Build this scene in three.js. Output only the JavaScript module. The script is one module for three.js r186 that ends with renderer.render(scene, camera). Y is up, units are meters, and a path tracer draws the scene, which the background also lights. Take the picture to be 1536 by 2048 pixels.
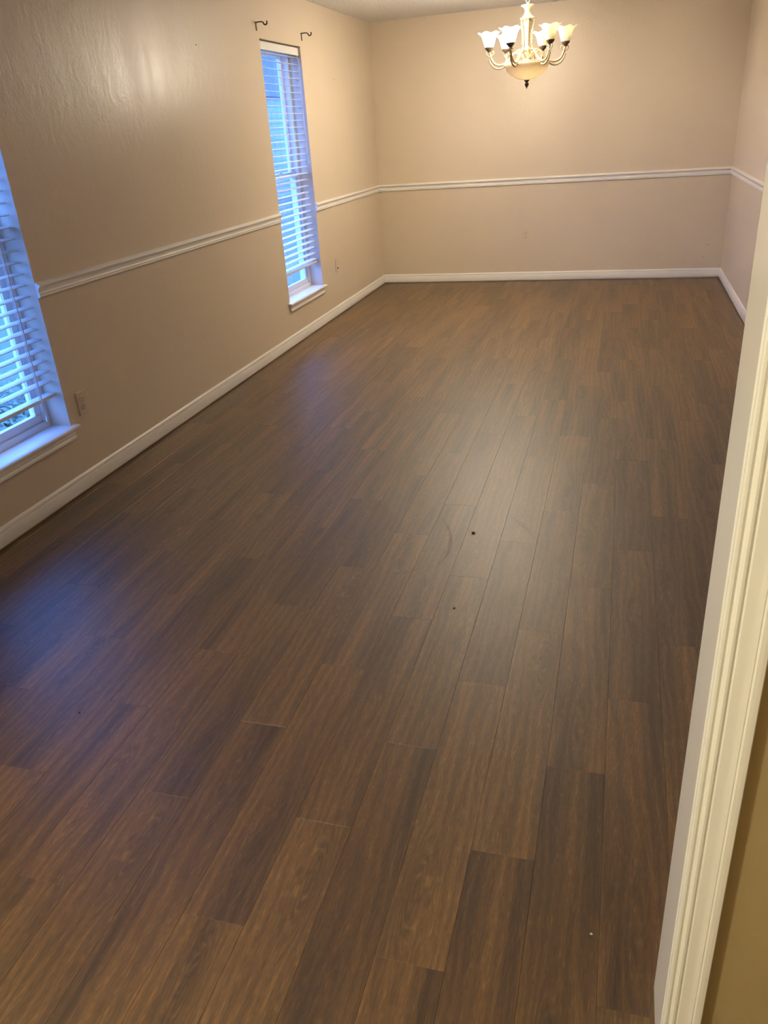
import * as THREE from 'three';
import { mergeGeometries, toCreasedNormals } from 'three/addons/utils/BufferGeometryUtils.js';
import { RoundedBoxGeometry } from 'three/addons/geometries/RoundedBoxGeometry.js';
import { RectAreaLightUniformsLib } from 'three/addons/lights/RectAreaLightUniformsLib.js';

// ---------------------------------------------------------------- camera, sky, exposure
RectAreaLightUniformsLib.init();
const scene = new THREE.Scene();
const camera = new THREE.PerspectiveCamera(66.58, 1536 / 2048, 0.05, 100);
camera.rotation.order = 'YXZ';
camera.position.set(2.4576, 1.4913, 8.4366);
camera.rotation.set(-0.4528, 0.3051, -0.0723);
const SKY = new THREE.Color().setRGB(1.0, 2.9, 10.4);          // deep blue dusk
scene.background = SKY;
const renderer = new THREE.WebGLRenderer({ antialias: true });
renderer.toneMapping = THREE.LinearToneMapping;
renderer.toneMappingExposure = 1.30;
renderer.shadowMap.enabled = true;
const LAMP_COLOR = new THREE.Color().setRGB(1.0, 0.86, 0.66);
const LAMP_CD = 0.80, LAMP_UP_CD = 12.5;                           // each lit chandelier lamp: through its glass, and out of its open top
const HALL_COLOR = new THREE.Color().setRGB(1.0, 0.95, 0.74);
const HALL_CD = 9.0;

// ---------------------------------------------------------------- room measures (metres)
const W = 3.408, H = 2.44, ZN0 = 7.424, ZN1 = 7.548, ZEND = 9.4, WT = 0.2;
const WIN = [{ z0: 5.479, z1: 6.247 }, { z0: 1.916, z1: 2.684 }];
const WY0 = 0.333, WY1 = 2.119;
const CR0 = 0.931;                                               // chair rail underside

// ---------------------------------------------------------------- helpers
let seed = 12345;
const rnd = () => { seed = (seed * 1664525 + 1013904223) >>> 0; return seed / 4294967296; };
const hash = (x, y, s) => { let h = Math.imul(x, 374761393) + Math.imul(y, 668265263) + Math.imul(s, 1274126177); h = Math.imul(h ^ (h >>> 13), 1274126177); return ((h ^ (h >>> 16)) >>> 0) / 4294967296; };
function noise(x, y, s = 0, px = 0, py = 0) {                    // value noise, optional period
  const xi = Math.floor(x), yi = Math.floor(y), fx = x - xi, fy = y - yi;
  const u = fx * fx * (3 - 2 * fx), v = fy * fy * (3 - 2 * fy);
  const wx = (i) => px ? ((i % px) + px) % px : i, wy = (i) => py ? ((i % py) + py) % py : i;
  const a = hash(wx(xi), wy(yi), s), b = hash(wx(xi + 1), wy(yi), s), c = hash(wx(xi), wy(yi + 1), s), d = hash(wx(xi + 1), wy(yi + 1), s);
  return a + (b - a) * u + (c - a) * v + (a - b - c + d) * u * v;
}
function texture(w, h, f, srgb) {
  const d = new Uint8Array(w * h * 4);
  for (let j = 0; j < h; j++) for (let i = 0; i < w; i++) {
    const c = f(i / w, j / h), k = (j * w + i) * 4;
    for (let n = 0; n < 3; n++) d[k + n] = Math.max(0, Math.min(255, Math.round(255 * (Array.isArray(c) ? c[n] : c))));
    d[k + 3] = 255;
  }
  const t = new THREE.DataTexture(d, w, h);
  t.wrapS = t.wrapT = THREE.RepeatWrapping; t.magFilter = THREE.LinearFilter; t.minFilter = THREE.LinearMipmapLinearFilter; t.generateMipmaps = true;
  if (srgb) t.colorSpace = THREE.SRGBColorSpace;
  t.needsUpdate = true;
  return t;
}
function uvMetres(g, tile = 1) {                                 // uv from position along the face, in tiles
  g = g.index ? g.toNonIndexed() : g; if (!g.attributes.normal) g.computeVertexNormals();
  const p = g.attributes.position, n = g.attributes.normal, uv = new Float32Array(p.count * 2);
  for (let i = 0; i < p.count; i++) {
    const ax = Math.abs(n.getX(i)), ay = Math.abs(n.getY(i)), az = Math.abs(n.getZ(i));
    const [a, b] = ax >= ay && ax >= az ? [p.getZ(i), p.getY(i)] : ay >= az ? [p.getX(i), p.getZ(i)] : [p.getX(i), p.getY(i)];
    uv[2 * i] = a / tile; uv[2 * i + 1] = b / tile;
  }
  g.setAttribute('uv', new THREE.BufferAttribute(uv, 2));
  return g;
}
function box(x0, x1, y0, y1, z0, z1, r = 0) {
  const g = r ? new RoundedBoxGeometry(x1 - x0, y1 - y0, z1 - z0, 2, r) : new THREE.BoxGeometry(x1 - x0, y1 - y0, z1 - z0);
  g.translate((x0 + x1) / 2, (y0 + y1) / 2, (z0 + z1) / 2);
  return g;
}
function merge(list) {
  const l = list.map((g) => { g = g.index ? g.toNonIndexed() : g; for (const k of Object.keys(g.attributes)) if (!['position', 'normal', 'uv'].includes(k)) g.deleteAttribute(k); if (!g.attributes.uv) g.setAttribute('uv', new THREE.BufferAttribute(new Float32Array(g.attributes.position.count * 2), 2)); return g; });
  return l.length === 1 ? l[0] : mergeGeometries(l);
}
const taken = new Set();
function numbered(name) {
  if (!taken.has(name)) { taken.add(name); return name; }
  for (let i = 1; ; i++) { const n = name + '_' + String(i).padStart(3, '0'); if (!taken.has(n)) { taken.add(n); return n; } }
}
function mesh(name, geo, mat, parent) {
  const m = new THREE.Mesh(Array.isArray(geo) ? merge(geo) : geo, mat);
  m.castShadow = m.receiveShadow = true;
  m.name = parent ? name : numbered(name);
  (parent || scene).add(m);
  return m;
}
function thing(name, label, category, group) {
  const o = new THREE.Group(); o.name = numbered(name); scene.add(o);
  o.userData = { label, category }; if (group) o.userData.group = group;
  return o;
}
function structure(o, label, category) { o.userData.kind = 'structure'; o.userData.label = label; o.userData.category = category; return o; }
function structGroup(name, label, category) { const o = new THREE.Group(); o.name = numbered(name); scene.add(o); return structure(o, label, category); }
// a moulding: profile points [out, up] swept straight from A to B; out is the horizontal normal
function sweep(profile, A, B, out, up = [0, 1, 0]) {
  const a = new THREE.Vector3(...A), b = new THREE.Vector3(...B), n = new THREE.Vector3(...out), u = new THREE.Vector3(...up), pos = [];
  const at = (o, [d, h]) => o.clone().addScaledVector(n, d).addScaledVector(u, h);
  const dir = b.clone().sub(a), flip = new THREE.Vector3().crossVectors(n, u).dot(dir) > 0;
  const tri = (p, q, r) => (flip ? [p, q, r] : [p, r, q]).forEach((v) => pos.push(v.x, v.y, v.z));
  for (let i = 0; i < profile.length; i++) {
    const p = profile[i], q = profile[(i + 1) % profile.length];
    const a0 = at(a, p), a1 = at(a, q), b0 = at(b, p), b1 = at(b, q);
    tri(a0, a1, b1); tri(a0, b1, b0);
  }
  const faces = THREE.ShapeUtils.triangulateShape(profile.map((p) => new THREE.Vector2(...p)), []);
  for (const [i, j, k] of faces) { tri(at(a, profile[k]), at(a, profile[j]), at(a, profile[i])); tri(at(b, profile[i]), at(b, profile[j]), at(b, profile[k])); }
  const g = new THREE.BufferGeometry();
  g.setAttribute('position', new THREE.Float32BufferAttribute(pos, 3)); g.computeVertexNormals();
  return uvMetres(toCreasedNormals(g, 0.55));
}
const tube = (pts, r, seg = 24, rad = 8, closed = false) => new THREE.TubeGeometry(new THREE.CatmullRomCurve3(pts.map((p) => new THREE.Vector3(...p)), closed), seg, r, rad, closed);
const lathe = (pts, seg = 32) => new THREE.LatheGeometry(pts.map((p) => new THREE.Vector2(...p)), seg);

// ---------------------------------------------------------------- materials
const std = (r, g, b, roughness = 0.5, extra = {}) => new THREE.MeshPhysicalMaterial({ color: new THREE.Color().setRGB(r, g, b), roughness, ...extra });
// rolled wall paint: fine stipple, and on the window wall also runs and brush laps
const peel = texture(1024, 1024, (u, v) => 0.5 * noise(u * 260, v * 260, 1, 260, 260) + 0.3 * noise(u * 110, v * 110, 2, 110, 110) + 0.2 * noise(u * 20, v * 20, 3, 20, 20));
const runs = texture(1024, 1024, (u, v) => {
  const laps = noise(u * 14, v * 1.0, 11, 14, 1), drips = noise(u * 60, v * 3, 12, 60, 3), worm = noise(u * 90 + 3 * noise(u * 24, v * 24, 13, 24, 24), v * 40, 14, 90, 40), fine = noise(u * 240, v * 240, 15, 240, 240);
  return 0.15 * laps + 0.12 * drips + 0.45 * worm + 0.28 * fine;
});
const sheen = texture(512, 512, (u, v) => { const a = 0.82 + 0.1 * noise(u * 16, v * 1, 21, 16, 1) + 0.16 * noise(u * 40, v * 6, 22, 40, 6); return [a, a, a]; });
const paintColor = [0.67, 0.565, 0.43];
const paint = std(...paintColor, 0.42, { bumpMap: peel, bumpScale: 0.0009 });
const paintLeft = std(...paintColor, 0.38, { bumpMap: runs, bumpScale: 0.0009, roughnessMap: sheen });
const paintHallShaded = std(0.40, 0.31, 0.155, 0.55, { bumpMap: peel, bumpScale: 0.0009 });  // likely the same beige, darkened so the hall wall's shade sits in its colour
const trimPaint = std(0.84, 0.81, 0.75, 0.36);
const jambPaint = std(0.85, 0.85, 0.80, 0.24);
const popcorn = texture(1024, 1024, (u, v) => { const a = noise(u * 170, v * 170, 31, 170, 170), b = noise(u * 80, v * 80, 32, 80, 80), c = noise(u * 300, v * 300, 33, 300, 300); return Math.pow(a, 1.5) * 0.5 + b * 0.3 + c * 0.2; });
const ceilingMat = std(0.82, 0.80, 0.77, 0.95, { bumpMap: popcorn, bumpScale: 0.012 });
const darkGap = std(0.035, 0.022, 0.016, 0.9);
const vinyl = std(0.80, 0.80, 0.80, 0.35);
const blindMat = std(0.80, 0.79, 0.76, 0.4);
const cordMat = std(0.75, 0.73, 0.68, 0.8);
const paneMat = new THREE.MeshPhysicalMaterial({ color: 0xffffff, roughness: 0.0, transmission: 1, thickness: 0, ior: 1.5 });
const almond = std(0.66, 0.55, 0.41, 0.35);
const slotDark = std(0.03, 0.022, 0.015, 0.8);
const bronze = std(0.085, 0.055, 0.038, 0.4, { metalness: 0.35 });
const gilt = std(0.34, 0.27, 0.155, 0.42, { metalness: 0.25 });
const alabaster = std(0.90, 0.84, 0.70, 0.95, { transmission: 0.6, thickness: 0 });
const bowlTex = texture(256, 256, (u, v) => { const n = noise(u * 9, v * 6, 41, 9, 6) * 0.6 + noise(u * 24, v * 18, 42, 24, 18) * 0.4; return [0.97 - 0.07 * n, 0.94 - 0.10 * n, 0.86 - 0.14 * n]; }, true);
const bowlMat = std(1, 1, 1, 0.95, { map: bowlTex, transmission: 0.45, thickness: 0 });
const litGlass = std(0.9, 0.85, 0.75, 0.6, { emissive: new THREE.Color().setRGB(1, 0.95, 0.82), emissiveIntensity: 8 });

// ---------------------------------------------------------------- floor
const PW = 0.1445, PL = 0.894;
const NV = 8, tones = [0.84, 0.94, 1.02, 1.13];
const woodMats = [];
for (let k = 0; k < NV; k++) {
  const s = 100 + k * 17, uc = 0.25 + 0.5 * hash(k, 3, 9), kz = 0.15 + 0.7 * hash(k, 5, 9), ks = k % 3 === 0 ? 1 : 0.35;
  const field = (u, v) => {
    const x = u * PW, z = v * PL;
    const dx = (u - uc), dz = (v - kz) * 6;
    const knot = ks * Math.exp(-(dx * dx * 60 + dz * dz * 1.4));
    const warp = 0.9 * noise(x * 18, z * 2.2, s) + 0.5 * noise(x * 45, z * 6, s + 1);
    const ring = 0.5 + 0.5 * Math.sin((x * 120 + warp * 5 + knot * 16 + 2.2 * Math.sqrt(dx * dx * 6 + dz * dz * 0.15)) * 1.6);
    const band = noise(x * 22 + 1.3, z * 1.1, s + 2), fibre = noise(x * 480 + warp * 6 + knot * 20, z * 40, s + 3), fine = noise(x * 900 + knot * 20, z * 120, s + 4);
    const pore = Math.max(0, noise(x * 650 + knot * 30 + warp * 9, z * 55, s + 5) - 0.60) * 2.4;
    return { ring, band, fibre, fine, pore, knot };
  };
  const map = texture(256, 1024, (u, v) => {
    const f = field(u, v);
    let t = 0.16 * (f.ring - 0.5) + 0.40 * (f.band - 0.5) + 0.25 * (f.fibre - 0.5) + 0.20 * (f.fine - 0.5) - 0.18 * f.knot;
    const light = f.pore * (0.30 + 0.4 * f.ring) * 0.19;
    t = 1 + t * 0.95;
    return [0.362 * t + light * 0.80, 0.268 * t + light * 0.70, 0.150 * t + light * 0.50];
  }, true);
  const bump = texture(256, 1024, (u, v) => { const f = field(u, v); return 0.45 * f.fibre + 0.25 * f.fine + 0.3 * f.ring - 0.3 * f.pore; });
  for (const t of tones) woodMats.push(std(t, t * (0.985 + 0.03 * hash(k, Math.round(t * 100), 5)), t * (0.96 + 0.06 * hash(k, Math.round(t * 100), 6)), 0.47, { map, bumpMap: bump, bumpScale: 0.0002, ior: 1.8 }));
}
function plank(u0, u1, v0, v1, flip) {                          // one board, local origin at its corner, chamfered top
  const x0 = 0.0002, x1 = (u1 - u0) * PW - 0.0002, z0 = 0.0002, z1 = (v1 - v0) * PL - 0.0002, c = 0.0004, t = 0.007;
  const T = [[x0 + c, 0, z0 + c], [x1 - c, 0, z0 + c], [x1 - c, 0, z1 - c], [x0 + c, 0, z1 - c]], M = [[x0, -c, z0], [x1, -c, z0], [x1, -c, z1], [x0, -c, z1]], B = [[x0, -t, z0], [x1, -t, z0], [x1, -t, z1], [x0, -t, z1]];
  const pos = [], uv = [], quad = (a, b, d, e) => { for (const q of [a, b, d, a, d, e]) { pos.push(...q); let uu = u0 + q[0] / PW, vv = v0 + q[2] / PL; if (flip) { uu = 1 - uu; vv = 1 - vv; } uv.push(uu, vv); } };
  quad(T[0], T[3], T[2], T[1]);
  for (let i = 0; i < 4; i++) { const j = (i + 1) % 4; quad(T[i], T[j], M[j], M[i]); quad(M[i], M[j], B[j], B[i]); }
  const g = new THREE.BufferGeometry();
  g.setAttribute('position', new THREE.Float32BufferAttribute(pos, 3)); g.setAttribute('uv', new THREE.Float32BufferAttribute(uv, 2)); g.computeVertexNormals();
  return g;
}
const floor = structGroup('floor', 'dark brown wood plank floor running the length of the room', 'floor');
mesh('subfloor', box(-0.02, W + 0.02, -0.10, -0.0071, -0.02, ZEND + 0.02), darkGap, floor);
const fullPlank = [plank(0, 1, 0, 1, false), plank(0, 1, 0, 1, true)];
const FX0 = 0.007, FX1 = W - 0.007, FZ0 = 0.007, FZ1 = ZEND - 0.007;
let lastMat = -1;
for (let k = -6; k <= 19; k++) {
  const xa = 2.503 - PW * k, x0 = Math.max(FX0, xa), x1 = Math.min(FX1, xa + PW);
  if (x1 - x0 < 0.01) continue;
  const joint = 6.59 + (PL / 3) * (((k % 3) + 3) % 3);
  for (let n = -9; n <= 4; n++) {
    const za = joint + n * PL, z0 = Math.max(FZ0, za), z1 = Math.min(FZ1, za + PL);
    if (z1 - z0 < 0.01) continue;
    const whole = x1 - x0 > PW - 1e-6 && z1 - z0 > PL - 1e-6, flip = rnd() > 0.5;
    let mi; do { mi = Math.floor(rnd() * woodMats.length); } while (Math.floor(mi / tones.length) === Math.floor(lastMat / tones.length)); lastMat = mi;
    const m = mesh('plank', whole ? fullPlank[flip ? 1 : 0] : plank((x0 - xa) / PW, (x1 - xa) / PW, (z0 - za) / PL, (z1 - za) / PL, flip), woodMats[mi], floor);
    m.position.set(x0, 0, z0);
  }
}

// ---------------------------------------------------------------- walls and ceiling
function wallWithHoles(a0, a1, holes, thick) {                  // outline in (a, y), thickness along +depth
  const s = new THREE.Shape([[a0, -0.1], [a1, -0.1], [a1, H + 0.1], [a0, H + 0.1]].map((p) => new THREE.Vector2(...p)));
  for (const [h0, h1, y0, y1] of holes) s.holes.push(new THREE.Path([[h0, y0], [h0, y1], [h1, y1], [h1, y0]].map((p) => new THREE.Vector2(...p))));
  return new THREE.ExtrudeGeometry(s, { depth: thick, bevelEnabled: false });
}
{
  // outline drawn in (-z, y) so that the extrusion, turned, runs from x = 0 to x = -WT
  const g = wallWithHoles(-ZEND - 0.15, 0.15, WIN.map((w) => [-w.z1, -w.z0, WY0 - 0.018, WY1]), WT);
  g.rotateY(Math.PI / 2); g.translate(-WT, 0, 0);
  structure(mesh('wall_left', uvMetres(g, 2), paintLeft), 'beige painted wall with two tall windows on the left', 'wall');
}
structure(mesh('wall_back', uvMetres(box(0, W, -0.1, H + 0.1, -0.15, 0), 2), paint), 'beige painted end wall behind the chandelier', 'wall');
structure(mesh('wall_right', uvMetres(box(W, W + 0.15, -0.1, H + 0.1, -0.15, ZEND + 0.15), 2), paint), 'beige painted wall on the right beyond the white casing', 'wall');
const OX0 = 0.75, OX1 = 2.606, OY = 2.05, JT = 0.018;
structure(mesh('wall_front', uvMetres(merge([box(0, OX0 - JT, 0, H, ZN0, ZN1), box(OX1 + JT, W, 0, H, ZN0, ZN1), box(OX0 - JT, OX1 + JT, OY + JT, H, ZN0, ZN1)]), 2), paintHallShaded), 'beige wall with shade put into its darker colour, right of the white door casing', 'wall');
structure(mesh('wall_rear', uvMetres(box(0, W, -0.1, H + 0.1, ZEND, ZEND + 0.15), 2), paintHallShaded), 'beige wall in the same shade darkened colour, closing the hall behind the viewer', 'wall');
structure(mesh('ceiling', uvMetres(box(-WT, W + 0.15, H, H + 0.15, -0.15, ZEND + 0.15), 1), ceilingMat), 'white sprayed popcorn ceiling', 'ceiling');

// ---------------------------------------------------------------- mouldings
const railProfile = [[0, 0], [0.008, 0], [0.0115, 0.003], [0.0125, 0.007], [0.0115, 0.0105], [0.0105, 0.0115], [0.0130, 0.0140], [0.0138, 0.0175], [0.0120, 0.0210], [0.0095, 0.0235], [0.0090, 0.0290], [0.0105, 0.0350], [0.0140, 0.0410], [0.0190, 0.0455], [0.0215, 0.0480], [0.0220, 0.0520], [0.0200, 0.0550], [0.0120, 0.0590], [0.0040, 0.0645], [0, 0.0650]];
const rail = (A, B, n) => sweep(railProfile, [A[0], CR0, A[1]], [B[0], CR0, B[1]], n);
let tn = 1;
const trim = (geo, label, mat = trimPaint) => structure(mesh('trim_' + tn++, geo, mat), label, 'chair rail');
trim(rail([0, 0], [0, WIN[1].z0], [1, 0, 0]), 'short white chair rail between far window and corner');
trim(rail([0, WIN[1].z1], [0, WIN[0].z0], [1, 0, 0]), 'white chair rail between the two windows');
trim(rail([0, WIN[0].z1], [0, ZN0], [1, 0, 0]), 'white chair rail past the nearer window');
trim(rail([0, 0], [W, 0], [0, 0, 1]), 'white chair rail across the end wall');
trim(rail([W, 0], [W, ZN0], [-1, 0, 0]), 'white chair rail along the right wall');
const baseProfile = [[0, 0.010], [0.0125, 0.010], [0.0130, 0.0115], [0.0130, 0.0660], [0.0120, 0.0680], [0.0100, 0.0690], [0.0100, 0.0710], [0.0118, 0.0740], [0.0112, 0.0790], [0.0085, 0.0845], [0.0045, 0.0890], [0, 0.0905]];
const base = (name, A, B, n, label) => structure(mesh(name, sweep(baseProfile, [A[0], 0, A[1]], [B[0], 0, B[1]], n), trimPaint), label, 'baseboard');
base('baseboard_left', [0, 0], [0, ZN0], [1, 0, 0], 'white baseboard along the window wall');
base('baseboard_back', [0, 0], [W, 0], [0, 0, 1], 'white baseboard along the end wall');
base('baseboard_right', [W, 0], [W, ZN0], [-1, 0, 0], 'white baseboard along the right wall');

// cased opening that the viewer looks through
{
  const o = structGroup('trim_' + tn++, 'white fluted door casing and jamb in the right foreground', 'door casing');
  mesh('side_jamb', box(OX1, OX1 + JT, 0, OY, ZN0 - 0.001, ZN1 + 0.001, 0.0015), jambPaint, o);
  mesh('side_jamb', box(OX0 - JT, OX0, 0, OY, ZN0 - 0.001, ZN1 + 0.001, 0.0015), jambPaint, o);
  mesh('head_jamb', box(OX0 - JT, OX1 + JT, OY, OY + JT, ZN0 - 0.001, ZN1 + 0.001, 0.0015), jambPaint, o);
  const cp = [[0, 0], [0.0085, 0], [0.0110, 0.0020], [0.0115, 0.0050], [0.0095, 0.0075], [0.0090, 0.0085], [0.0125, 0.0105], [0.0145, 0.0135], [0.0140, 0.0165], [0.0115, 0.0185], [0.0110, 0.0195], [0.0140, 0.0215], [0.0150, 0.0260], [0.0148, 0.0310], [0.0158, 0.0370], [0.0175, 0.0415], [0.0165, 0.0430], [0.0190, 0.0450], [0.0198, 0.0500], [0.0190, 0.0550], [0.0150, 0.0570], [0, 0.0570]];
  mesh('side_casing', sweep(cp, [OX1 + 0.002, 0, ZN1], [OX1 + 0.002, OY + 0.06, ZN1], [0, 0, 1], [1, 0, 0]), jambPaint, o);
  mesh('side_casing', sweep(cp, [OX0 - 0.002, 0, ZN1], [OX0 - 0.002, OY + 0.06, ZN1], [0, 0, 1], [-1, 0, 0]), jambPaint, o);
  mesh('head_casing', sweep(cp, [OX0 - 0.06, OY + 0.002, ZN1], [OX1 + 0.06, OY + 0.002, ZN1], [0, 0, 1], [0, 1, 0]), jambPaint, o);
}

// ---------------------------------------------------------------- windows and blinds
const stoolProfile = (deep) => [[-deep, 0], [0.024, 0], [0.029, 0.003], [0.031, 0.009], [0.029, 0.015], [0.024, 0.018], [-deep, 0.018]];
const apronProfile = [[0, 0], [0.012, 0], [0.015, 0.004], [0.015, 0.012], [0.011, 0.017], [0.010, 0.021], [0.0135, 0.026], [0.0135, 0.034], [0.010, 0.040], [0.009, 0.048], [0, 0.048]];
WIN.forEach((w, i) => {
  const o = structGroup('window_' + (i + 1), i ? 'tall white vinyl sash window farther down the left wall' : 'tall white vinyl sash window at the left picture edge', 'window');
  const X0 = -0.19, X1 = -0.107, FW = 0.030, RW = 0.040, ym = 1.225;
  const frame = (x0, x1, y0, y1, z0, z1, t, r = 0.003) => [box(x0, x1, y0, y0 + t, z0, z1, r), box(x0, x1, y1 - t, y1, z0, z1, r), box(x0, x1, y0 + t, y1 - t, z0, z0 + t, r), box(x0, x1, y0 + t, y1 - t, z1 - t, z1, r)];
  mesh('frame', frame(X0, X1, WY0, WY1, w.z0, w.z1, FW), vinyl, o);
  const y0 = WY0 + FW, y1 = WY1 - FW, z0 = w.z0 + FW, z1 = w.z1 - FW;
  const up = mesh('upper_sash', frame(-0.180, -0.155, ym - 0.018, y1, z0, z1, RW), vinyl, o);
  mesh('pane', box(-0.169, -0.166, ym + 0.02, y1 - RW + 0.004, z0 + RW - 0.004, z1 - RW + 0.004), paneMat, up);
  const lo = mesh('lower_sash', frame(-0.150, -0.122, y0, ym + 0.022, z0, z1, RW), vinyl, o);
  mesh('pane', box(-0.138, -0.135, y0 + RW - 0.004, ym - 0.014, z0 + RW - 0.004, z1 - RW + 0.004), paneMat, lo);
  mesh('sash_latch', box(-0.124, -0.112, ym + 0.022, ym + 0.034, (z0 + z1) / 2 - 0.03, (z0 + z1) / 2 + 0.03, 0.003), vinyl, lo);
  mesh('sill', [sweep(stoolProfile(0), [0, WY0 - 0.018, w.z0 - 0.032], [0, WY0 - 0.018, w.z1 + 0.034], [1, 0, 0]), box(X1 - 0.002, 0.0005, WY0 - 0.0178, WY0, w.z0, w.z1)], trimPaint, o);
  mesh('apron', sweep(apronProfile, [0, WY0 - 0.066, w.z0 - 0.008], [0, WY0 - 0.066, w.z1 + 0.012], [1, 0, 0]), trimPaint, o);
});
WIN.forEach((w, i) => {
  const o = thing('window_blind', i ? 'white open slatted blind in the farther window, its rail above a blue lit sill' : 'white open slatted blind in the nearer window cut by the left picture edge', 'window blind', 'white slatted window blinds');
  const z0 = w.z0 + 0.010, z1 = w.z1 - 0.010, yTop = 2.0485, pitch = 0.0481, bottom = i ? 0.532 : 0.492;
  mesh('headrail', box(-0.082, -0.028, 2.066, 2.114, z0, z1, 0.003), blindMat, o);
  mesh('valance', box(-0.024, -0.016, 2.058, 2.109, z0 - 0.002, z1 + 0.002, 0.003), blindMat, o);
  mesh('valance_clip', box(-0.027, -0.0145, 2.056, 2.111, z0 + 0.012, z0 + 0.024, 0.002), blindMat, o);
  // one slat, slightly crowned and tilted with its inner edge down
  const pts = []; const SW = 0.050, T = 0.0028, N = 6;
  for (let k = 0; k <= N; k++) { const a = -SW / 2 + SW * k / N; pts.push([a, 0.0022 * (1 - (2 * a / SW) ** 2) + T / 2]); }
  for (let k = N; k >= 0; k--) { const a = -SW / 2 + SW * k / N; pts.push([a, 0.0022 * (1 - (2 * a / SW) ** 2) - T / 2]); }
  const slat = sweep(pts.reverse(), [0, 0, z0], [0, 0, z1], [1, 0, 0]);
  const last = Math.floor((yTop - bottom - 0.025) / pitch);
  for (let k = 0; k <= last; k++) { const m = mesh('slat', slat, blindMat, o); m.position.set(-0.055, yTop - k * pitch, 0); m.rotation.z = -0.07; }
  mesh('bottom_rail', box(-0.081, -0.029, bottom - 0.008, bottom + 0.008, z0, z1, 0.003), blindMat, o);
  for (const z of [z0 + 0.115, z1 - 0.115]) {
    const l = [];
    for (const x of [-0.0825, -0.0275]) l.push(new THREE.CylinderGeometry(0.0011, 0.0011, 2.07 - bottom, 5).translate(x, (2.07 + bottom) / 2, z));
    mesh('ladder_cord', l, cordMat, o);
  }
  const cz = i ? z0 + 0.022 : z0 + 0.118, low = i ? 1.30 : 0.40, cx = -0.012;
  mesh('lift_cord', tube([[-0.030, 2.07, cz], [cx, 2.03, cz], [cx - 0.001, 1.8, cz - 0.004], [cx, 1.55, cz + 0.004], [cx, low + 0.04, cz], [cx, low + 0.02, cz]], 0.0015, 40, 6), cordMat, o);
  mesh('lift_cord', tube([[-0.030, 2.07, cz + 0.010], [cx, 2.03, cz + 0.012], [cx, 1.85, cz + 0.020], [cx, 1.6, cz + 0.010], [cx, low + 0.08, cz + 0.004]], 0.0013, 40, 6), cordMat, o);
  mesh('cord_tassel', lathe([[0, 0], [0.005, 0.001], [0.0058, 0.006], [0.0035, 0.022], [0.0022, 0.030], [0, 0.031]], 12).translate(cx, low, cz), cordMat, o);
});

// ---------------------------------------------------------------- outlets, wall plate, brackets
function outlet(label, place) {
  const o = thing('wall_outlet', label, 'outlet', 'almond duplex outlets');
  mesh('plate', new RoundedBoxGeometry(0.069, 0.113, 0.010, 3, 0.0020).translate(0, 0, 0.001), almond, o);
  for (const y of [0.0195, -0.0195]) {
    const s = new THREE.Shape(); s.absarc(0, 0, 0.0165, -0.75, 0.75, false); s.absarc(0, 0, 0.0165, Math.PI - 0.75, Math.PI + 0.75, false);
    const sock = mesh('socket', new THREE.ExtrudeGeometry(s, { depth: 0.003, bevelEnabled: true, bevelSize: 0.0006, bevelThickness: 0.0006, bevelSegments: 1, curveSegments: 8 }).translate(0, y, 0.0055), almond, o);
    mesh('slot', [box(-0.0075, -0.0052, y - 0.001, y + 0.0085, 0.0088, 0.0095), box(0.0052, 0.0075, y, y + 0.0080, 0.0088, 0.0095), new THREE.CylinderGeometry(0.0028, 0.0028, 0.0008, 10).rotateX(Math.PI / 2).translate(0, y - 0.0085, 0.0092)], slotDark, sock);
  }
  mesh('screw', new THREE.CylinderGeometry(0.003, 0.0032, 0.0015, 10).rotateX(Math.PI / 2).translate(0, 0, 0.0065), almond, o);
  place(o);
}
outlet('almond duplex outlet low on the window wall beside the nearer sill', (o) => { o.position.set(0, 0.411, 5.363); o.rotation.y = Math.PI / 2; });
outlet('almond duplex outlet low on the middle of the end wall', (o) => { o.position.set(1.524, 0.451, 0); });
{
  const o = thing('wall_plate', 'beige painted cable wall plate right of the farther window', 'wall plate');
  mesh('plate', new RoundedBoxGeometry(0.069, 0.113, 0.006, 3, 0.0025).translate(0, 0, 0.003), paint, o);
  mesh('connector', [new THREE.CylinderGeometry(0.0045, 0.0045, 0.010, 10).rotateX(Math.PI / 2).translate(0, -0.02, 0.010), new THREE.CylinderGeometry(0.007, 0.007, 0.003, 6).rotateX(Math.PI / 2).translate(0, -0.02, 0.0072)], slotDark, o);
  for (const y of [0.042, -0.042]) mesh('screw', new THREE.CylinderGeometry(0.003, 0.0032, 0.0015, 10).rotateX(Math.PI / 2).translate(0, y, 0.0065), almond, o);
  o.position.set(0, 0.430, 1.520); o.rotation.y = Math.PI / 2;
}
[[2.716, 2.205, 'dark metal curtain rod bracket above the left corner of the farther window'], [1.866, 2.205, 'dark metal curtain rod bracket above the right corner of the farther window']].forEach(([z, y, label]) => {
  const o = thing('curtain_rod_bracket', label, 'curtain bracket', 'curtain rod brackets');
  mesh('plate', box(0, 0.003, -0.045, 0.008, -0.009, 0.009, 0.001), bronze, o);
  mesh('arm', tube([[0.001, 0.002, 0], [0.02, 0.004, 0], [0.045, 0.003, 0], [0.058, -0.003, 0]], 0.0042, 16, 6), bronze, o);
  mesh('cradle', tube([[0.056, -0.002, 0], [0.060, -0.012, 0], [0.068, -0.016, 0], [0.078, -0.013, 0], [0.083, -0.004, 0], [0.082, 0.006, 0]], 0.0050, 20, 6), bronze, o);
  mesh('screw', new THREE.SphereGeometry(0.0032, 8, 6).scale(0.5, 1, 1).translate(0.002, -0.030, 0), bronze, o);
  o.position.set(0, y, z);
});
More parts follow.
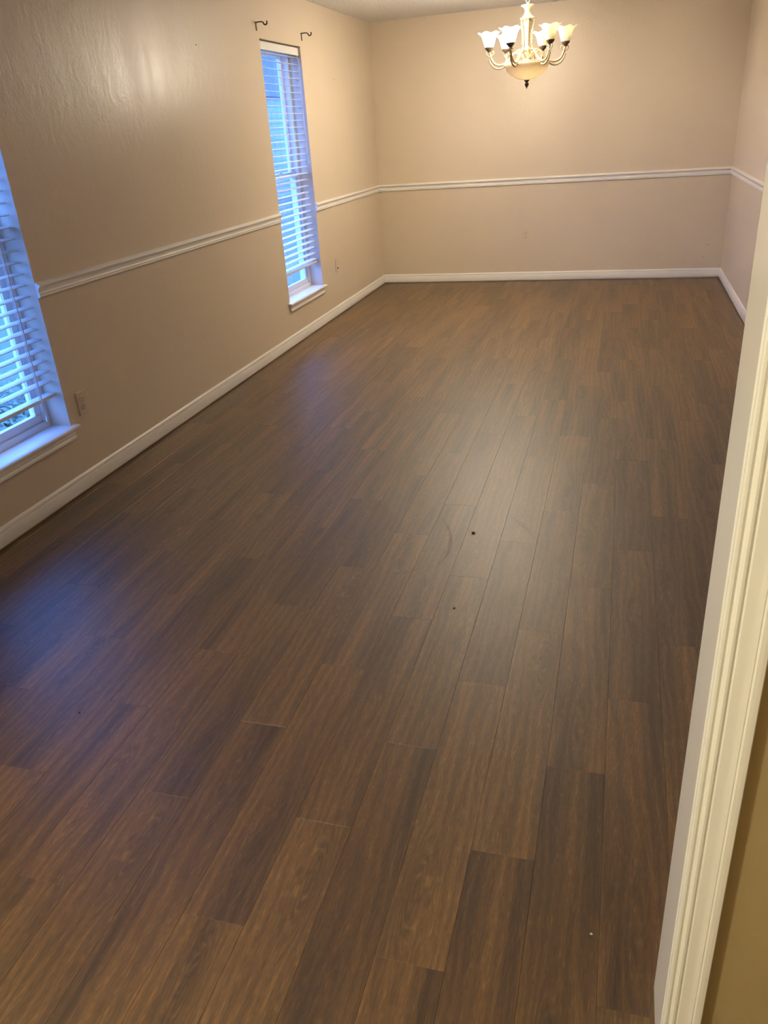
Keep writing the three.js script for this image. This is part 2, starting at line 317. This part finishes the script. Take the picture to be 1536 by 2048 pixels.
// nail holes left in the paint
{
  const hole = (wall, x, y, z, r, axis) => { const m = mesh('nail_hole', new THREE.CylinderGeometry(r, r, 0.0008, 10), slotDark, scene.getObjectByName(wall)); m.position.set(x, y, z); if (axis === 'x') m.rotation.z = Math.PI / 2; else m.rotation.x = Math.PI / 2; };
  hole('wall_left', 0, 2.018, 3.628, 0.005, 'x');
  hole('wall_left', 0, 1.920, 1.180, 0.005, 'x');
  hole('wall_back', 3.265, 0.310, 0, 0.004, 'z'); hole('wall_back', 3.235, 0.195, 0, 0.004, 'z');
  hole('wall_right', W, 2.05, 0.25, 0.005, 'x');
}

// ---------------------------------------------------------------- chandelier
{
  const CX = 1.706, CZ = 1.72;
  const o = thing('chandelier', 'six armed bronze chandelier with bell glass shades, three of them lit', 'chandelier');
  o.position.set(CX, 0, CZ);
  mesh('canopy', lathe([[0, H], [0.065, H], [0.066, H - 0.006], [0.055, H - 0.018], [0.028, H - 0.030], [0.012, H - 0.036], [0, H - 0.037]].reverse()), gilt, o);
  const links = []; for (let k = 0; k < 5; k++) { const g = new THREE.TorusGeometry(0.013, 0.0026, 6, 14).scale(0.75, 1.15, 1); if (k % 2) g.rotateY(Math.PI / 2); links.push(g.translate(0, 2.292 + k * 0.0245, 0)); }
  mesh('chain', links, gilt, o);
  mesh('loop', [new THREE.TorusGeometry(0.012, 0.003, 8, 18).translate(0, 2.270, 0), lathe([[0, 2.245], [0.010, 2.246], [0.011, 2.252], [0.006, 2.258], [0, 2.259]], 14)], gilt, o);
  mesh('crown', lathe([[0, 2.158], [0.050, 2.158], [0.055, 2.162], [0.052, 2.167], [0.040, 2.171], [0.029, 2.182], [0.022, 2.198], [0.021, 2.212], [0.025, 2.226], [0.036, 2.236], [0.046, 2.240], [0.047, 2.244], [0.040, 2.247], [0.012, 2.246], [0, 2.246]], 28), gilt, o);
  mesh('column', lathe([[0, 1.885], [0.034, 1.885], [0.034, 1.900], [0.028, 1.906], [0.026, 1.930], [0.030, 1.938], [0.024, 1.946], [0.026, 1.952], [0.034, 1.958], [0.036, 1.966], [0.031, 1.974], [0.018, 1.980], [0.013, 1.990], [0.014, 2.030], [0.018, 2.070], [0.023, 2.105], [0.027, 2.120], [0.032, 2.135], [0.030, 2.150], [0.022, 2.158], [0, 2.158]], 24), gilt, o);
  for (let k = 0; k < 6; k++) {                                  // leafy straps from the crown down to the hub
    const a = k * Math.PI / 3 + 0.3, c = Math.cos(a), s = Math.sin(a), P = (r, y) => [r * c, y, r * s], parts = [];
    parts.push(tube([P(0.046, 2.158), P(0.050, 2.140), P(0.040, 2.105), P(0.030, 2.060), P(0.030, 2.015), P(0.040, 1.975), P(0.060, 1.950), P(0.068, 1.960), P(0.062, 1.970)], 0.0036, 40, 6));
    for (let q = 0; q < 7; q++) parts.push(new THREE.SphereGeometry(0.0065, 7, 5).scale(1, 1.5, 1).translate(...P(0.036 + (q > 3 ? 0.003 * (q - 3) : 0.001), 2.010 + q * 0.017)));
    mesh('strap', parts, gilt, o);
  }
  // alabaster bowl, rim and finial
  mesh('bowl', lathe([[0.010, 1.770], [0.040, 1.772], [0.080, 1.784], [0.115, 1.803], [0.142, 1.828], [0.156, 1.852], [0.163, 1.866], [0.171, 1.872], [0.172, 1.877], [0.166, 1.879], [0.158, 1.870], [0.150, 1.854], [0.136, 1.832], [0.110, 1.809], [0.077, 1.790], [0.040, 1.778], [0.010, 1.776]], 48), bowlMat, o);
  mesh('bowl_ring', lathe([[0.125, 1.880], [0.160, 1.880], [0.163, 1.884], [0.158, 1.889], [0.130, 1.888], [0.125, 1.884]], 40), gilt, o);
  mesh('bowl_rod', new THREE.CylinderGeometry(0.005, 0.005, 0.13, 8).translate(0, 1.83, 0), gilt, o);
  mesh('finial', lathe([[0, 1.708], [0.003, 1.714], [0.006, 1.722], [0.014, 1.733], [0.016, 1.742], [0.011, 1.751], [0.009, 1.755], [0.012, 1.758], [0.019, 1.764], [0.021, 1.769], [0, 1.771]], 20), bronze, o);
  // arm along +x
  const armGeo = merge([
    tube([[0.030, 1.915, 0], [0.060, 1.940, 0], [0.085, 1.950, 0], [0.105, 1.940, 0], [0.130, 1.910, 0], [0.165, 1.885, 0], [0.205, 1.878, 0], [0.240, 1.892, 0], [0.262, 1.922, 0], [0.272, 1.955, 0], [0.276, 1.972, 0]], 0.0072, 56, 8),
    tube([[0.085, 1.950, 0], [0.070, 1.966, 0], [0.052, 1.962, 0], [0.050, 1.945, 0], [0.062, 1.938, 0]], 0.0048, 20, 6)]);
  const underGeo = merge([
    tube([[0.140, 1.893, 0], [0.175, 1.862, 0], [0.210, 1.855, 0], [0.245, 1.868, 0], [0.268, 1.895, 0], [0.279, 1.925, 0]], 0.0062, 30, 6),
    tube([[0.266, 1.930, 0], [0.288, 1.945, 0], [0.300, 1.958, 0], [0.298, 1.970, 0], [0.288, 1.968, 0]], 0.0040, 18, 6),
    tube([[0.268, 1.940, 0], [0.252, 1.950, 0], [0.244, 1.962, 0], [0.250, 1.971, 0], [0.258, 1.966, 0]], 0.0042, 18, 6)]);
  const cupGeo = lathe([[0, 1.968], [0.010, 1.968], [0.014, 1.974], [0.020, 1.980], [0.029, 1.990], [0.032, 1.998], [0.030, 2.001], [0.022, 1.996], [0, 1.992]], 20).translate(0.278, 0, 0);
  // bell shade: belly, waist, flared and scalloped lip, with an inner face
  const prof = [[0.021, 0.000], [0.027, 0.006], [0.033, 0.020], [0.039, 0.038], [0.044, 0.054], [0.048, 0.068], [0.055, 0.083], [0.066, 0.097], [0.078, 0.105]];
  const ring = [...prof, ...prof.map(([r, y]) => [r - 0.003, y + (y > 0.09 ? 0.001 : 0.002)]).reverse()];
  const NS = 48, sp = [], si = [];
  ring.forEach(([r, y]) => { for (let k = 0; k <= NS; k++) { const a = k / NS * Math.PI * 2, t = Math.max(0, (y - 0.06) / 0.047), lobe = Math.cos(6 * a); sp.push(Math.cos(a) * r * (1 + 0.045 * t * t * lobe), y + 0.005 * t * t * lobe, Math.sin(a) * r * (1 + 0.045 * t * t * lobe)); } });
  for (let j = 0; j < ring.length - 1; j++) for (let k = 0; k < NS; k++) { const a = j * (NS + 1) + k, b = a + NS + 1; si.push(a, b, a + 1, b, b + 1, a + 1); }
  const shadeGeo = new THREE.BufferGeometry(); shadeGeo.setAttribute('position', new THREE.Float32BufferAttribute(sp, 3)); shadeGeo.setIndex(si); shadeGeo.computeVertexNormals();
  const bulbGeo = lathe([[0, 0.004], [0.011, 0.005], [0.012, 0.020], [0.020, 0.038], [0.024, 0.055], [0.020, 0.072], [0.010, 0.080], [0, 0.082]], 16);
  const angles = [[-5, 0], [55, 0], [115, 1], [175, 1], [235, 1], [295, 0]];
  for (const [deg, lit] of angles) {
    const a = 1.4592 - Math.PI / 2 + deg * Math.PI / 180;
    const arm = mesh('arm', armGeo, gilt, o); arm.rotation.y = -a;
    const under = mesh('scroll', underGeo, gilt, arm);
    mesh('cup', cupGeo, bronze, arm);
    const sx = 0.278 * Math.cos(a), sz = 0.278 * Math.sin(a), sy = 1.986;
    const sh = mesh('lamp_shade', shadeGeo, lit ? litGlass : alabaster, o); sh.position.set(sx, sy, sz); sh.rotation.y = deg * 0.02;
    const bulb = mesh('light_bulb', bulbGeo, lit ? litGlass : alabaster, sh);
    if (lit) {
      sh.userData.label = 'glowing white glass bell shade';
      const p = new THREE.PointLight(LAMP_COLOR, LAMP_CD); p.position.set(sx, sy + 0.055, sz); p.shadow.radius = 2.0; p.castShadow = true; p.shadow.mapSize.set(512, 512); p.name = 'lamp_light';
      const q = new THREE.SpotLight(LAMP_COLOR, LAMP_UP_CD, 0, 0.95, 0.6); q.position.copy(p.position); q.target.position.set(sx, sy + 1, sz); q.shadow.radius = 2.0; q.castShadow = true; q.name = 'lamp_uplight';
      o.add(p, q, q.target);
    } else sh.userData.label = 'unlit cream alabaster glass bell shade';
  }
}

// ---------------------------------------------------------------- hall ceiling light behind the viewer
{
  const o = thing('ceiling_light', 'round glass flush ceiling light in the hall behind the viewer', 'ceiling light');
  const X = 0.90, Z = 9.13;
  mesh('base', lathe([[0, -0.028], [0.150, -0.028], [0.158, -0.020], [0.158, 0], [0, 0]], 32).translate(X, H, Z), gilt, o);
  mesh('glass_dome', lathe([[0, -0.120], [0.050, -0.116], [0.095, -0.100], [0.128, -0.072], [0.145, -0.030], [0.140, -0.029], [0.122, -0.070], [0.092, -0.096], [0.050, -0.111], [0, -0.115]], 32).translate(X, H, Z), litGlass, o);
  const p = new THREE.PointLight(HALL_COLOR, HALL_CD); p.position.set(X, H - 0.075, Z); p.shadow.radius = 4; p.castShadow = true; p.name = 'hall_light'; o.add(p);
}

// ---------------------------------------------------------------- scuffs and crumbs on the floor
{
  const ribbon = (pts, w) => {
    const c = new THREE.CatmullRomCurve3(pts.map(([x, z]) => new THREE.Vector3(x, 0.0004, z))), n = 24, pos = [], idx = [];
    for (let i = 0; i <= n; i++) { const p = c.getPoint(i / n), t = c.getTangent(i / n), ww = w * Math.sin(Math.PI * (0.04 + 0.92 * i / n)) * (0.7 + 0.6 * hash(i, 7, 3)); pos.push(p.x - t.z * ww, p.y, p.z + t.x * ww, p.x + t.z * ww, p.y, p.z - t.x * ww); }
    for (let i = 0; i < n; i++) { const a = 2 * i; idx.push(a, a + 2, a + 1, a + 1, a + 2, a + 3); }
    const g = new THREE.BufferGeometry(); g.setAttribute('position', new THREE.Float32BufferAttribute(pos, 3)); g.setIndex(idx); g.computeVertexNormals(); return g;
  };
  const dark = std(0.05, 0.04, 0.03, 0.8, { transparent: true, opacity: 0.15 });
  const scuff = (pts, w, label) => { const m = mesh('scuff_mark', ribbon(pts, w), dark); m.userData = { label, category: 'scuff mark', group: 'dark scuffs on the floor' }; };
  scuff([[1.77, 5.50], [1.835, 5.60], [1.875, 5.72], [1.885, 5.84], [1.86, 5.95]], 0.007, 'dark curved scuff left of the dark crumb on the floor');
  scuff([[2.06, 5.42], [2.10, 5.50], [2.17, 5.60], [2.24, 5.74]], 0.004, 'faint curved scuff right of the dark crumb on the floor');
  scuff([[1.70, 6.02], [1.76, 6.00], [1.82, 5.95]], 0.005, 'short faint scuff nearer than the dark crumb');
  const crumb = (x, z, r, mat, label) => { const g = new THREE.IcosahedronGeometry(r, 1); const p = g.attributes.position; for (let i = 0; i < p.count; i++) { const k = 0.75 + 0.5 * noise(p.getX(i) / r + 5, p.getZ(i) / r + 5 + p.getY(i) / r, 77); p.setXYZ(i, p.getX(i) * k, Math.max(-r * 0.45, p.getY(i) * k * 0.6), p.getZ(i) * k * 0.7); } g.computeVertexNormals(); g.computeBoundingBox(); const y = -g.boundingBox.min.y; const m = mesh('crumb', g, mat); m.position.set(x, y, z); m.userData = { label, category: 'crumb' }; };
  const pale = std(0.62, 0.55, 0.42, 0.8);
  crumb(1.9556, 5.652, 0.0065, slotDark, 'small dark crumb in the middle of the floor');
  crumb(1.985, 6.209, 0.004, slotDark, 'tiny dark speck on the floor nearer than the crumb');
  crumb(1.000, 6.955, 0.0032, slotDark, 'tiny dark speck on the floor near the left picture edge');
  crumb(2.488, 7.339, 0.003, pale, 'tiny white speck on the floor beside the casing foot');
}

// ---------------------------------------------------------------- outdoors
{
  const GY = -0.35;
  structure(mesh('ground', uvMetres(box(-30, -WT, GY - 0.1, GY, -40, 25)), std(0.10, 0.13, 0.07, 0.95)), 'lawn outside the windows', 'lawn');
  structure(mesh('eave', [box(-0.62, -WT, 2.46, 2.50, -0.3, ZEND + 0.3), box(-0.65, -0.62, 2.44, 2.62, -0.3, ZEND + 0.3)], vinyl), 'white roof eave outside above the windows', 'eave');
  const house = thing('neighbor_house', 'pale lap sided house seen through the blinds', 'house');
  const siding = std(0.24, 0.25, 0.26, 0.7), HX = -9.0;
  mesh('wall', box(HX - 0.2, HX, GY, 2.75, -32, 3), siding, house);
  const board = sweep([[0, 0], [0.022, 0], [0.006, 0.165], [0, 0.165]], [0, 0, -32], [0, 0, 3], [1, 0, 0]);
  for (let k = 0; k < 18; k++) { const m = mesh('siding_board', board, siding, house); m.position.set(HX, GY + 0.02 + k * 0.165, 0); }
  mesh('corner_board', box(HX, HX + 0.03, GY, 2.75, 2.9, 3), vinyl, house);
  mesh('roof', sweep([[0, 0], [0.12, -0.05], [0.12, -0.02], [-5, 2.9], [-5, 0]], [HX, 2.8, -32.3], [HX, 2.8, 3.3], [1, 0, 0]), std(0.07, 0.07, 0.08, 0.9), house);
  const leafMat = std(0.26, 0.33, 0.24, 0.6, { transmission: 0.3, thickness: 0 });
  const shrub = (x, z, r, n, label) => {
    const o = thing('garden_shrub', label, 'shrub'); o.position.set(x, GY, z);
    const leaf = new THREE.BufferGeometry(); leaf.setAttribute('position', new THREE.Float32BufferAttribute([0, 0, 0, 0.018, 0.012, 0.03, 0, 0.004, 0.075, 0, 0, 0, 0, 0.004, 0.075, -0.018, 0.012, 0.03], 3)); leaf.computeVertexNormals();
    const L = [], S = [], q = new THREE.Quaternion(), e = new THREE.Euler();
    for (let k = 0; k < n; k++) { const a = rnd() * 6.283, b = Math.acos(rnd()), rr = r * (0.55 + 0.5 * rnd()); const p = new THREE.Vector3(Math.cos(a) * Math.sin(b) * rr, r * 0.35 + Math.cos(b) * rr, Math.sin(a) * Math.sin(b) * rr); q.setFromEuler(e.set(rnd() * 2 - 1, a + rnd(), rnd() * 2 - 1)); L.push(leaf.clone().applyQuaternion(q).translate(p.x, p.y, p.z)); }
    for (let k = 0; k < 9; k++) { const a = k * 0.7, t = [Math.cos(a) * r * 0.7, r * (0.7 + 0.4 * rnd()), Math.sin(a) * r * 0.7]; S.push(tube([[0, 0, 0], [t[0] * 0.3, t[1] * 0.5, t[2] * 0.3], t], 0.006, 8, 5)); }
    mesh('foliage', L, leafMat, o); mesh('stem', S, bronze, o);
  };
  shrub(-1.35, 4.35, 0.42, 900, 'leafy shrub outside below the nearer window');
  shrub(-1.25, 3.35, 0.36, 700, 'leafy shrub outside between the two windows');
}
renderer.render(scene, camera);
